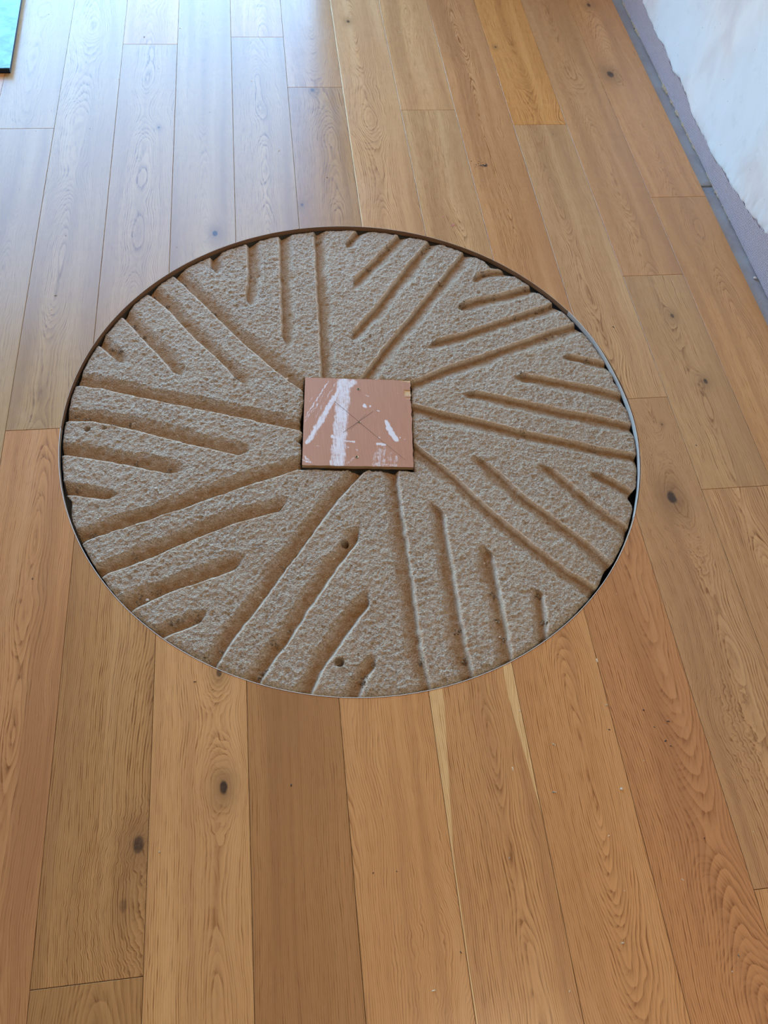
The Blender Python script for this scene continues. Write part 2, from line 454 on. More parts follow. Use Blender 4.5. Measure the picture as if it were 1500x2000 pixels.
LW, BW = LEFT_X, BACK_Y
struct(boxes('ceiling', [(LW-.15, WALL_X+.15, BW-.15, FAR_Y+.25, CEIL_Z, CEIL_Z+.1)], M_CEIL))
hs = FILL_S/2  # housings for the two added fill lamps
for lx, ly, lb in ((FILL_X, FILL_Y, 'added fill light, square ceiling panel in front of the glazed doors'), (FILL2_X, FILL2_Y, 'added fill light, square ceiling panel at the back wall end')):
    cl = empty('added_ceiling_fill', (lx, ly, CEIL_Z)); tag(cl, lb, 'lamp', 'added fill lamps')
    boxes('fill_frame', [(-hs, hs, -hs, -hs+.02, -.024, 0), (-hs, hs, hs-.02, hs, -.024, 0), (-hs, -hs+.02, -hs+.02, hs-.02, -.024, 0), (hs-.02, hs, -hs+.02, hs-.02, -.024, 0)], M_CEIL, cl)
    boxes('fill_back', [(-hs+.02, hs-.02, -hs+.02, hs-.02, -.012, 0)], M_CEIL, cl)
struct(boxes('wall_left', [(LW-.15, LW, BW-.15, FAR_Y+.25, -.0185, CEIL_Z)], M_WALLW))
struct(boxes('wall_back', [(LW, WALL_X, BW-.15, BW, -.0185, CEIL_Z)], M_WALLW))
struct(boxes('wall_far', [(LW, WIN_X0, FAR_Y, FAR_Y+.25, -.0185, CEIL_Z), (WIN_X1, WALL_X, FAR_Y, FAR_Y+.25, -.0185, CEIL_Z),
                          (WIN_X0, WIN_X1, FAR_Y, FAR_Y+.25, WIN_Z, CEIL_Z)], M_WALLW))
win = struct(boxes('window_1', [(WIN_X0, WIN_X1, FAR_Y+.06, FAR_Y+.14, WIN_Z-.06, WIN_Z), (WIN_X0, WIN_X0+.06, FAR_Y+.06, FAR_Y+.14, 0, WIN_Z-.06),
                     (WIN_X1-.06, WIN_X1, FAR_Y+.06, FAR_Y+.14, 0, WIN_Z-.06), (WIN_X0, WIN_X1, FAR_Y, FAR_Y+.25, -.0185, 0.)], M_FRAME))
struct(boxes('terrace', [(-14, 12, FAR_Y+.25, 22, -.16, -.06)], M_GROUND))

# ------------------------------------------------------------------ oak planks
floor = struct(empty('floor', (0, 0, 0)))
PW = 0.19; PX0 = -0.69023
Y_TOP, Y_BOT = FAR_Y-.012, -1.6
ENDS = {-4: [1.9, .1], -3: [3.1, .9], -2: [1.7], -1: [2.490], 0: [1.2745, -.9], 1: [2.977, .0655], 2: [-.5], 3: [3.027, -.8], 4: [2.7125],
        5: [3.6, -.3], 6: [2.577, -.7], 7: [3.5, -.4], 8: [2.489, 1.282, .085], 9: [1.7445, .9845, -.6], 10: [2.099, .2]}
def circ(x, sgn):
    q = SR*SR-(x-SC[0])**2
    return SC[1]+sgn*math.sqrt(q) if q > 0 else None
def plank_outline(xa, xb, ya, yb):
    """rectangle minus the round cut-out; list of polygons"""
    yc = SC[1]
    inside = [x for x in (xa, xb) if abs(x-SC[0]) < SR]
    tot = []
    n = 40
    xs = [xa+(xb-xa)*i/n for i in range(n+1)]
    for e in (SC[0]-SR, SC[0]+SR):
        if xa < e < xb: xs += [e+1e-6, e-1e-6, e+2e-4*(1 if e < SC[0] else -1), e+1.5e-3*(1 if e < SC[0] else -1)]
    xs = sorted(xs)
    def piece(lo, hi):
        pts = [(x, lo(x)) for x in xs if True]; top = [(x, hi(x)) for x in xs]
        ok = [i for i in range(len(xs)) if hi(xs[i])-lo(xs[i]) > 1e-4]
        if not ok: return
        i0, i1 = ok[0], ok[-1]
        low = [pts[i] for i in range(i0, i1+1)]; up = [top[i] for i in range(i0, i1+1)]
        def thin(q):
            out = [q[0]]
            for a, b, c in zip(q[:-2], q[1:-1], q[2:]):
                if abs((b[0]-a[0])*(c[1]-a[1])-(b[1]-a[1])*(c[0]-a[0])) > 1e-9: out.append(b)
            return out+[q[-1]]
        tot.append(thin(low)+thin(up)[::-1])
    hit = any(abs(x-SC[0]) < SR for x in xs)
    if not hit or yb < yc-SR or ya > yc+SR:
        piece(lambda x: ya, lambda x: yb); return tot
    if yb > yc+.05:
        piece(lambda x: max(ya, circ(x, 1) or ya), lambda x: yb)
    if ya < yc-.05:
        piece(lambda x: ya, lambda x: min(yb, circ(x, -1) or yb))
    return tot
# look of each board: tint, contrast, pith offset from the board's middle, depth of pith, slope
LOOK = {(-1, 0): ((0.8, 0.92, 0.98), .7, .02, .03, .02), (-1, 1): ((0.8, 0.92, 0.98), .7, -.01, .04, .02),  # far-left boards: blue window reflection partly put into their cooler tint
        (0, 0): ((.95, .86, .80), .85, .01, .03, .02), (0, 1): ((0.8, 0.91, 0.96), .8, -.02, .03, .03),
        (1, 0): ((.80, .78, .68), .7, .03, .04, .03), (1, 1): ((.86, .84, .74), 1.15, .13, .05, .02), (1, 2): ((0.82, 0.92, 0.96), .8, .0, .03, .02), (1, 3): ((.96, .95, .92), .7, 0, .03, .03),
        (2, 0): ((1.10, 1.10, 1.02), .85, .035, .02, .012), (2, 1): ((0.82, 0.93, 0.96), .7, 0, .03, .02),
        (3, 0): ((.74, .68, .60), .62, .16, .03, .02), (3, 1): ((0.84, 0.94, 0.96), .9, .0, .02, .02), (3, 2): ((.98, .98, .94), .9, .02, .03, .03),
        (4, 0): ((1.02, .97, .88), .8, -.14, .04, .02), (4, 1): ((0.78, 0.82, 0.83), 1.0, .03, .03, .03), (4, 2): ((0.88, 0.91, 0.92), 1.0, .01, .025, .03),
        (5, 0): ((1.0, .97, .90), 1.1, .02, .012, .03), (5, 1): ((1.0, 1.05, 1.12), .75, -.02, .04, .02),
        (6, 0): ((1.02, .95, .85), .95, .02, .025, .03), (6, 1): ((0.93, 0.98, 1.02), 1.0, .02, .02, .03), (6, 2): ((1.03, 1.06, 1.07), .9, .0, .02, .03),
        (7, 0): ((.93, .82, .75), .95, .05, .05, .025), (7, 1): ((0.92, 0.85, 0.81), .95, -.01, .02, .03),
        (8, 0): ((1.03, .98, .90), .9, 0, .02, .03), (8, 1): ((0.92, 0.95, 0.98), 1.0, .03, .03, .03), (8, 2): ((0.97, 1.02, 1.05), 1.1, -.03, .025, .03), (8, 3): ((1.10, .94, .66), .95, .0, .02, .03),
        (9, 0): ((0.95, 0.97, 0.98), .9, .0, .03, .03), (9, 1): ((0.9, 0.95, 0.96), .8, .0, .03, .03), (9, 2): ((0.93, 0.89, 0.86), .8, .0, .02, .02),
        (10, 0): ((0.92, 0.96, 0.98), .85, .0, .02, .03), (10, 1): ((0.98, 0.93, 0.84), .75, .02, .02, .02)}
def make_plank(poly, k, j, piece):
    bm = bmesh.new()
    vs = [bm.verts.new((x, y, 0)) for x, y in poly]
    f = bm.faces.new(vs); f.normal_update()
    if f.normal.z < 0: f.normal_flip()
    r = bmesh.ops.extrude_face_region(bm, geom=[f])
    low = [g for g in r['geom'] if isinstance(g, bmesh.types.BMVert)]
    for v in low: v.co.z = -.015
    bm.faces.ensure_lookup_table()
    bmesh.ops.recalc_face_normals(bm, faces=bm.faces)
    topf = max(bm.faces, key=lambda q: q.calc_center_median().z)
    es = [e for e in topf.edges]
    bmesh.ops.bevel(bm, geom=es, offset=.0006, segments=1, affect='EDGES', profile=.5)
    bmesh.ops.triangulate(bm, faces=[q for q in bm.faces if len(q.verts) > 4])
    o = bm_obj('plank', bm, M_WOOD, floor)
    rnd = random.Random(k*31+j*7+piece*3+5)
    L = LOOK.get((k, j+piece) if k != 99 else None)
    if L is None: L = ((.99+rnd.uniform(-.05, .05), .95+rnd.uniform(-.04, .04), .88), .9, rnd.uniform(-.04, .04), .03, .025)
    o['tint'] = [float(v) for v in L[0]]; o['contrast'] = float(L[1])
    o['pith'] = float(PX0+PW*(k+.5)+L[2]); o['depth'] = float(L[3]); o['slope'] = float(L[4]*rnd.choice((-1, 1)))
    mine = [q for q in KNOTS if min(p[0] for p in poly) < q[0][0] < max(p[0] for p in poly) and min(p[1] for p in poly) < q[0][1] < max(p[1] for p in poly)]
    for kk in 'abc':
        q = mine.pop(0) if mine else ((50., 50.), .02, .01, 0.)
        o['knot_'+kk] = [float(q[0][0]), float(q[0][1]), 0.]; o['knot_size_'+kk] = [float(q[1]), float(q[2]), float(q[3])]
    o['sap_y'] = .20 if (k, j) == (5, 0) else 99.; o['mid'] = float(PX0+PW*(k+.5)+(.004 if k == 5 else 0))
    o['y_ref'] = float(sum(p[1] for p in poly)/len(poly)); o['seed'] = float(rnd.uniform(0, 9))
    return o
g = .00045
for k in range(-10, 11):
    cuts = sorted(ENDS.get(k, [random.uniform(.2, 1.2), random.uniform(2.0, 3.2)]))
    ys = [Y_BOT]+[c for c in cuts if c > Y_BOT]+[Y_TOP]
    xa, xb = PX0+PW*k+g, PX0+PW*(k+1)-g
    if k == 10: xb = PX0+PW*11
    polys = []
    for ya, yb in zip(ys[:-1], ys[1:]):
        pp = plank_outline(xa, xb, ya+g, yb-g)
        pp.sort(key=lambda p: sum(q[1] for q in p)/len(p))
        polys += pp
    vis = [p for p in polys if max(q[1] for q in p) > -.15]      # boards are numbered from the first one in view
    for i, p in enumerate(polys):
        j = vis.index(p) if p in vis else 50+i
        make_plank(p, k, j, 0)

# underlay foil showing in the gap along the wall
def foil_material():
    t = NT('underlay_foil'); o = t.obj()
    n = t.noise(o, 26., 4, .6, .8); n2 = t.noise(o, 7., 2)
    c = t.mix(n, (.27, .27, .285), (.46, .465, .49)); c = t.mix(t.rng(n2, .45, .65), c, (.40, .44, .47))
    return t.fin(c, .33, t.bump(n, .7, .006), .5)
M_FOIL = foil_material()
for y0, y1 in ((-1.6, 2.163), (2.172, 3.78)):
    n = 60; vs = []; fs = []
    for i in range(n+1):
        y = y0+(y1-y0)*i/n
        for q in range(6):
            x = PX0+PW*11-.06+.028*q
            zz = -.0163+(.0009*float(vnoise(np.array(y*24.), np.array(x*30.), 40)) if q > 2 else -.0002)
            vs.append((x, y, zz))
    for i in range(n):
        for q in range(5):
            a = i*6+q; fs.append((a, a+1, a+7, a+6))
    nb = len(vs); 
    o = mesh_obj('underlay_sheet', vs, fs, M_FOIL, floor, True)
    md = o.modifiers.new('thickness', 'SOLIDIFY'); md.thickness = .0012; md.offset = -1

# veneer edging round the cut-out
def veneer_material(name, face, edge):
    t = NT(name); o = t.obj(); z = t.sep(o)[2]
    n = t.noise(t.vm('MULTIPLY', o, (40., 40., 400.)), 1., 3)
    c = t.mix(n, tuple(v*.8 for v in face), tuple(min(1, v*1.15) for v in face))
    ng = t.n('ShaderNodeNewGeometry').outputs['Normal']
    c = t.mix(t.rng(t.sep(ng)[2], .5, .9), c, edge)
    return t.fin(c, .5, None, .4)
M_VEN_BROWN = veneer_material('veneer_brown', (.26, .14, .075), (.52, .40, .28))
M_VEN_PALE = veneer_material('veneer_pale', (.52, .47, .42), (.74, .70, .65))
M_VEN_TAN = veneer_material('veneer_tan', (.42, .30, .20), (.78, .74, .68))
def ang_of(p):
    q = px([p])[0]-SC; return math.atan2(q[1], q[0])
def edging(a0, a1, mat, loose=0., top=.0006, seed=0):
    n = max(24, int((a1-a0)/.02)); vs = []; fs = []
    for i in range(n+1):
        u = i/n; a = a0+(a1-a0)*u
        off = loose*math.sin(math.pi*u)**.7*(1+.35*math.sin(9*u+seed))
        zt = top+(.0016*math.sin(14*u+seed)*math.sin(math.pi*u) if loose else 0.)
        lean = loose*.12*math.sin(math.pi*u)
        for rr, zz in ((SR-off-lean-.0003, -.0145), (SR-off-lean-.0014, -.0145), (SR-off-.0014, zt), (SR-off-.0003, zt)):
            vs.append((SC[0]+rr*math.cos(a), SC[1]+rr*math.sin(a), zz))
    for i in range(n):
        for q in range(4):
            a, b = i*4+q, i*4+(q+1) % 4
            fs.append((a, a+4, b+4, b))
    fs += [(0, 1, 2, 3), (n*4+3, n*4+2, n*4+1, n*4)]
    return mesh_obj('edging_strip', vs, fs, mat, floor)
aL = ang_of((116, 834)) % (2*math.pi); aM = ang_of((1111, 607)); aS = ang_of((961, 504)); aB = ang_of((1242, 1013)); aTop = ang_of((583, 446)); a665 = ang_of((665, 1365)) % (2*math.pi)
edging(aS+.002, aTop, M_VEN_BROWN, 0, .0004); edging(aTop+.002, aL, M_VEN_BROWN, 0, .0004)
edging(aM+.002, aS, M_VEN_BROWN, 0, .0004, 1)
edging(aB+.003, aM-.001, M_VEN_PALE, .0040, .0012, 2)
edging(aL+.002, a665, M_VEN_TAN, 0, .0007); edging(a665+.002, 2*math.pi+aB, M_VEN_TAN, 0, .0007)

# ------------------------------------------------------------------ millstone
def build_stone():
    NA, NR = 2500, 320
    th = np.linspace(0, 2*np.pi, NA, endpoint=False)
    c0 = BC; ct, stt = np.cos(th), np.sin(th)
    # outer rim seen from c0
    d = c0-SC; b = d[0]*ct+d[1]*stt
    Rr = SR-.0042+.0022*np.clip(-stt+.2, 0, 1)-.0028*(vnoise(th*14, th*0+.5, 31)*.5+.5)-.0022*(vnoise(th*45, th*0+.5, 32)*.5+.5)
    Rr -= .0035*np.clip(np.sin(th+.4), 0, 1)*0
    rout = -b+np.sqrt(b*b-(d@d)+Rr*Rr)
    for p, wd, am in (((966, 514), .035, .020), ((1243, 972), .03, .016), ((1205, 745), .022, .008), ((130, 985), .03, .010), ((240, 612), .03, .006), ((1090, 592), .02, .006), ((1225, 790), .018, .008), ((1190, 1122), .04, .006)):
        q = px([p], STONE_Z)[0]-c0; a = math.atan2(q[1], q[0])
        dd = np.angle(np.exp(1j*(th-a)))
        rout -= am*np.exp(-(dd/wd)**2)
    # square eye, a little larger than the board and rough
    rin = np.full(NA, 9.)
    hole = np.array(BOARD)
    for i in range(4):
        A = hole[i]-c0; B = hole[(i+1) % 4]-c0
        e = B-A; nn = np.array([e[1], -e[0]])/np.linalg.norm(e)
        if nn@A < 0: nn = -nn
        off = nn@A+(.0050, .0028, .0055, .0040)[i]
        q = ct*nn[0]+stt*nn[1]
        rin = np.where(q > 1e-6, np.minimum(rin, off/np.maximum(q, 1e-6)), rin)
    rin += .0026*vnoise(th*16, th*0+1.5, 33)+.0014*vnoise(th*60, th*0+2.5, 34)
    for p, wd, am in (((590, 820), .16, .007), ((588, 860), .08, .006), ((690, 735), .14, .005), ((700, 916), .12, .003)):
        q = px([p], STONE_Z)[0]-c0; a = math.atan2(q[1], q[0]); rin += am*np.exp(-(np.angle(np.exp(1j*(th-a)))/wd)**2)
    t = np.linspace(0, 1, NR)
    Rg = rin[:, None]+(rout-rin)[:, None]*t[None]
    X = (c0[0]+Rg*ct[:, None]).ravel(); Y = (c0[1]+Rg*stt[:, None]).ravel()
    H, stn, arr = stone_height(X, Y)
    din = (Rg-rin[:, None]).ravel()
    H -= .006*np.clip(1-din/.010, 0, 1)**2
    # skirts down the outside and into the eye
    zo = [-.030, -.060, -.092]
    ext = []
    for zz in zo: ext.append(np.column_stack([c0[0]+(rout-.002)*ct, c0[1]+(rout-.002)*stt, np.full(NA, zz)]))
    for zz in zo: ext.append(np.column_stack([c0[0]+(rin+.001)*ct, c0[1]+(rin+.001)*stt, np.full(NA, zz)]))
    V = np.vstack([np.column_stack([X, Y, H])]+ext)
    stain = np.concatenate([stn, np.full(NA*6, .8)])
    i = np.arange(NA); j = (i+1) % NA
    I, K = np.meshgrid(i, np.arange(NR-1), indexing='ij'); Jx = (I+1) % NA
    F = [np.stack([I*NR+K, I*NR+K+1, Jx*NR+K+1, Jx*NR+K], -1).reshape(-1, 4)]
    base = NA*NR
    prev = i*NR+NR-1; prevj = j*NR+NR-1
    for s in range(3):
        cur = base+s*NA+i; curj = base+s*NA+j
        F.append(np.stack([prev, cur, curj, prevj], -1)); prev, prevj = cur, curj
    prev = i*NR; prevj = j*NR
    for s in range(3):
        cur = base+(3+s)*NA+i; curj = base+(3+s)*NA+j
        F.append(np.stack([prevj, curj, cur, prev], -1)); prev, prevj = cur, curj
    F.append(np.stack([base+2*NA+j, base+2*NA+i, base+5*NA+i, base+5*NA+j], -1)[:, ::-1])
    F = np.vstack(F)
    me = bpy.data.meshes.new('millstone')
    me.vertices.add(len(V)); me.vertices.foreach_set('co', V.astype(np.float32).ravel())
    me.loops.add(F.size); me.loops.foreach_set('vertex_index', F.astype(np.int32).ravel())
    me.polygons.add(len(F)); me.polygons.foreach_set('loop_start', np.arange(0, F.size, 4, dtype=np.int32))
    me.update(calc_edges=True); me.validate()
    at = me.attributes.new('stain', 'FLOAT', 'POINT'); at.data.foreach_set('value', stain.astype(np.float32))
    at = me.attributes.new('arris', 'FLOAT', 'POINT'); at.data.foreach_set('value', np.concatenate([arr, np.zeros(NA*6)]).astype(np.float32))
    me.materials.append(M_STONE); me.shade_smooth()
    o = bpy.data.objects.new('millstone', me); COL.objects.link(o)
    return tag(o, 'round sandstone millstone with carved radiating furrows sunk into the oak floor', 'millstone')
build_stone()

# ------------------------------------------------------------------ plywood cover over the eye
def C5(*p): return crop(560, 710, 5.357, p)
def board_material():
    t = NT('used_plywood'); o = t.obj(); X, Y, Z = t.sep(o)[:3]
    pa = t.attr('paint').outputs['Fac']; sp = t.attr('splinter').outputs['Fac']
    grain = t.noise(t.vec(t.math('MULTIPLY', X, 420.), t.math('MULTIPLY', Y, 14.), 0.), 1., 3, .6)
    g2 = t.noise(t.vec(t.math('MULTIPLY', X, 30.), t.math('MULTIPLY', Y, 6.), 4.), 1., 2)
    c = t.mix(grain, (.38, .155, .075), (.60, .295, .165)); c = t.mix(t.rng(g2, .3, .7, 0., .35), c, (.50, .235, .14))
    streak = t.noise(t.vec(t.math('MULTIPLY', X, 520.), t.math('MULTIPLY', Y, 22.), 7.), 1., 3, .65)
    blot = t.noise(o, 85., 4, .7)
    mk = t.math('ADD', pa, t.math('MULTIPLY', t.math('SUBTRACT', t.math('ADD', t.math('MULTIPLY', streak, .6), t.math('MULTIPLY', blot, .4)), .5), 1.5))
    mk = t.rng(mk, .26, .70, 0., .92, True); mk = t.math('MULTIPLY', mk, t.rng(pa, .03, .3))
    c = t.mix(mk, c, (.80, .745, .73))
    c = t.mix(sp, c, t.mix(grain, (.62, .38, .15), (.85, .62, .33)))
    ng = t.n('ShaderNodeNewGeometry').outputs['Normal']
    side = t.rng(t.sep(ng)[2], .3, .7)
    c = t.mix(side, (.44, .27, .14), c)
    return t.fin(c, .55, t.bump(grain, .25, .0008), .4)
M_BOARD = board_material()
def build_board():
    ZT = -.0015; TH = .012; N = 190
    root = empty('cover_board', (float(BC[0]), float(BC[1]), ZT-TH))
    tag(root, 'square reddish plywood cover with white paint smears screwed over the stone eye', 'board')
    uu = np.linspace(0, 1, N)
    U, V = np.meshgrid(uu, uu, indexing='ij')
    q = BOARD
    P = ((1-U)*(1-V))[..., None]*q[0]+(U*(1-V))[..., None]*q[1]+(U*V)[..., None]*q[2]+((1-U)*V)[..., None]*q[3]
    X, Y = P[..., 0].copy(), P[..., 1].copy()
    # ragged saw-cut outline, mostly at the splintered corner
    rag = .0012*vnoise(V*22, U*0+.3, 50)*(U > .999)+.0
    X += rag
    Y += .0007*vnoise(U*30, V*0+.3, 51)*((V > .999) | (V < .001))
    tear = sstep(.945, .975, U+.035*vnoise(V*16, U*3, 52))*sstep(.30, .08, V)*1.0+sstep(.88, .95, U)*sstep(.08, .02, V)*.9
    tear = np.clip(tear, 0, 1)*(vnoise(V*46, U*6, 53) > -.2)
    Z = -.0025*tear
    X -= .0035*((U > .999) & (V < .28))*(vnoise(V*34, U*0+.7, 54)*.5+.5)
    paint = np.zeros_like(X)
    XW = X+.0022*vnoise(X/.009, Y/.009, 56)+.0012*vnoise(X/.0035, Y/.006, 57); YW = Y+.0022*vnoise(X/.009, Y/.011, 58)+.0012*vnoise(X/.004, Y/.004, 59)
    def stroke(a, b, w, op, w2=None):
        pa, pb = px(C5(a), ZT)[0], px(C5(b), ZT)[0]
        s = 1/5.357*.00130
        ab = pb-pa; L = np.linalg.norm(ab)+1e-9; u = ab/L
        t = np.clip((XW-pa[0])*u[0]+(YW-pa[1])*u[1], 0, L)
        d = np.hypot(XW-pa[0]-t*u[0], YW-pa[1]-t*u[1])
        ww = (w+((w2 if w2 is not None else w)-w)*t/L)*s*.5
        np.maximum(paint, op*sstep(ww*1.35, ww*.35, d), out=paint)
    stroke((215, 830), (400, 520), 70, .62, 85); stroke((400, 520), (560, 250), 80, .62, 60)
    stroke((600, 190), (540, 1060), 190, .60, 170); stroke((540, 400), (480, 1050), 90, .55, 70); stroke((640, 230), (700, 200), 110, .6)
    stroke((200, 560), (440, 180), 16, .60); stroke((190, 610), (320, 420), 12, .55); stroke((270, 520), (400, 300), 10, .55); stroke((300, 560), (520, 190), 16, .45)
    stroke((240, 400), (268, 345), 12, .5); stroke((1035, 605), (1090, 720), 46, .9, 70); stroke((1090, 720), (1150, 800), 70, .9, 62)
    for c, w, op in (((810, 445), 60, .75), ((875, 440), 28, .6), ((955, 490), 30, .55), ((855, 345), 30, .5), ((830, 330), 20, .5), ((640, 875), 22, .6), ((1180, 765), 24, .6), ((740, 900), 22, .5), ((1240, 790), 16, .4), ((1155, 310), 14, .5), ((970, 770), 24, .5)):
        stroke(c, (c[0]+6, c[1]+6), w, op)
    stroke((940, 845), (1030, 850), 44, .62); stroke((470, 760), (560, 800), 44, .7); stroke((560, 800), (700, 820), 30, .6)
    for x, yt, w_, op_ in ((912, 930, 34, .42), (935, 870, 26, .30), (965, 900, 60, .46), (1010, 880, 40, .40), (1050, 900, 36, .28), (1085, 930, 60, .34), (1130, 980, 50, .42)): stroke((x+14, yt), (x-4, 1070), w_, op_)
    stroke((905, 1050), (1150, 1065), 40, .42); stroke((640, 1040), (700, 990), 40, .35); stroke((240, 1040), (420, 1010), 30, .28)
    stroke((690, 680), (700, 730), 10, .5); stroke((175, 960), (235, 1020), 20, .5); stroke((170, 1010), (250, 1030), 30, .5); stroke((310, 860), (345, 870), 14, .5); stroke((930, 520), (935, 590), 10, .4)
    ox, oy, oz = BC[0], BC[1], ZT-TH
    v = [np.column_stack([X.ravel()-ox, Y.ravel()-oy, Z.ravel()+TH])]
    ring = [i*N for i in range(N)]+[(N-1)*N+j for j in range(1, N)]+[i*N+N-1 for i in range(N-2, -1, -1)]+[j for j in range(N-2, 0, -1)]
    low = v[0][ring].copy(); low[:, 2] = 0
    v.append(low); Vv = np.vstack(v)
    F = [(i*N+j, i*N+j+1, (i+1)*N+j+1, (i+1)*N+j) for i in range(N-1) for j in range(N-1)]
    b0 = N*N; M = len(ring)
    F += [(ring[a], ring[(a+1) % M], b0+(a+1) % M, b0+a) for a in range(M)]
    F.append(tuple(range(b0, b0+M)))
    me = bpy.data.meshes.new('panel'); me.from_pydata(Vv.tolist(), [], F); me.update()
    bm = bmesh.new(); bm.from_mesh(me); bmesh.ops.recalc_face_normals(bm, faces=bm.faces); bm.to_mesh(me); bm.free()
    for nm, arr in (('paint', paint), ('splinter', tear)):
        at = me.attributes.new(nm, 'FLOAT', 'POINT')
        at.data.foreach_set('value', np.concatenate([arr.ravel(), np.zeros(M)]).astype(np.float32))
    me.materials.append(M_BOARD)
    pn = bpy.data.objects.new('panel', me); COL.objects.link(pn); pn.parent = root
    # block under the panel
    bm = bmesh.new(); box(bm, -.09, .09, -.09, .09, -(oz+.0945) if False else -.0805, -.0002)
    bl = bm_obj('support_block', bm, plain('rough_timber', (.32, .20, .11), .8, 30, .2), root)
    # screws and pencil marks
    met = plain('brass_screw', (.38, .29, .16), .35, 200, .3, 0, .5, .9); dkm = plain('screw_recess', (.03, .025, .02), .7, 90, .2)
    for p, rr in (((752, 268), .0042), ((735, 978), .0042), ((760, 614), .0036)):
        w = px(C5(p), ZT)[0]-BC
        bm = bmesh.new()
        n = 20
        prof = ((rr, TH+.0004), (rr*.85, TH+.0011), (rr*.45, TH+.0008), (rr*.28, TH-.0004))
        rg = [[bm.verts.new((w[0]+r_*math.cos(2*math.pi*i/n), w[1]+r_*math.sin(2*math.pi*i/n), z_)) for i in range(n)] for r_, z_ in prof]
        for a, b in zip(rg[:-1], rg[1:]):
            for i in range(n): bm.faces.new((a[i], a[(i+1) % n], b[(i+1) % n], b[i]))
        bm.faces.new(rg[-1])
        s = bm_obj('screw', bm, met, root)
        bm = bmesh.new()
        for a in (.5, .5+math.pi/2):
            ca, sa = math.cos(a)*rr*.62, math.sin(a)*rr*.62; na, nb_ = -math.sin(a)*rr*.13, math.cos(a)*rr*.13
            vv = [bm.verts.new((w[0]+sx*ca+sy*na, w[1]+sx*sa+sy*nb_, TH+.0012)) for sx, sy in ((-1, -1), (1, -1), (1, 1), (-1, 1))]
            bm.faces.new(vv)
        bm_obj('screw_recess', bm, dkm, s)
    # knots of bare nail holes
    pc = plain('pencil_lead', (.085, .05, .04), .6, 400, .3)
    for a, b, wd in (((495, 390), (910, 740), .0009), ((910, 740), (1245, 1012), .0006), ((590, 722), (905, 500), .0009), ((668, 690), (830, 530), .0005)):
        A, B = px(C5(a), ZT)[0]-BC, px(C5(b), ZT)[0]-BC; u = (B-A)/np.linalg.norm(B-A); nn = np.array([-u[1], u[0]])*wd*.5
        vs = [(*(A-nn), TH+.0002), (*(B-nn), TH+.0002), (*(B+nn), TH+.0002), (*(A+nn), TH+.0002)]
        mesh_obj('pencil_line', vs, [(0, 1, 2, 3)], pc, root)
build_board()

# ------------------------------------------------------------------ right wall: block, mesh-reinforced base coat, skim plaster
WR = empty('wall_right', (WALL_X, 0, 0)); struct(WR)
def skim_material():
    t = NT('skim_plaster'); o = t.obj()
    n1 = t.noise(t.vm('MULTIPLY', o, (1., 1.6, 1.)), 5.5, 4, .55, .6); n2 = t.noise(o, 19., 4, .6); n3 = t.noise(o, 2.2, 2)
    c = t.mix(t.rng(n1, .35, .68), (.80, .705, .655), (.69, .57, .525))
    c = t.mix(t.rng(n3, .42, .6, 0., .75), c, (.72, .725, .72))
    c = t.mix(t.rng(n2, .60, .75, 0., .35), c, (.56, .52, .49))
    sp = t.rng(t.noise(o, 75., 2), .735, .76, 0., .7); c = t.mix(sp, c, (.28, .23, .19))
    n = t.bump(n1, .35, .012); n = t.bump(n2, .3, .003, n)
    return t.fin(c, .42, n, .45)
def base_material():
    t = NT('base_coat'); o = t.obj(); n = t.noise(o, 60., 4, .65); n2 = t.noise(o, 12., 3)
    c = t.mix(n, (.15, .10, .105), (.33, .235, .245)); c = t.mix(t.rng(n2, .55, .68, 0., .9), c, (.085, .07, .07))
    return t.fin(c, .85, t.bump(n, .8, .004), .3)
M_SKIM, M_BASE = skim_material(), base_material()
M_BLOCK = plain('block', (.36, .33, .30), .9, 40, .2, .003)
M_FOAM = plain('foam_filler', (.50, .38, .24), .9, 120, .55, .006)
M_STRAND = plain('glass_fibre', (.64, .52, .54), .5, 90, .1)
X0 = WALL_X
boxes('block_wall', [(0.0, .15, BACK_Y-.15, FAR_Y+.25, -.0185, CEIL_Z)], M_BLOCK, WR)
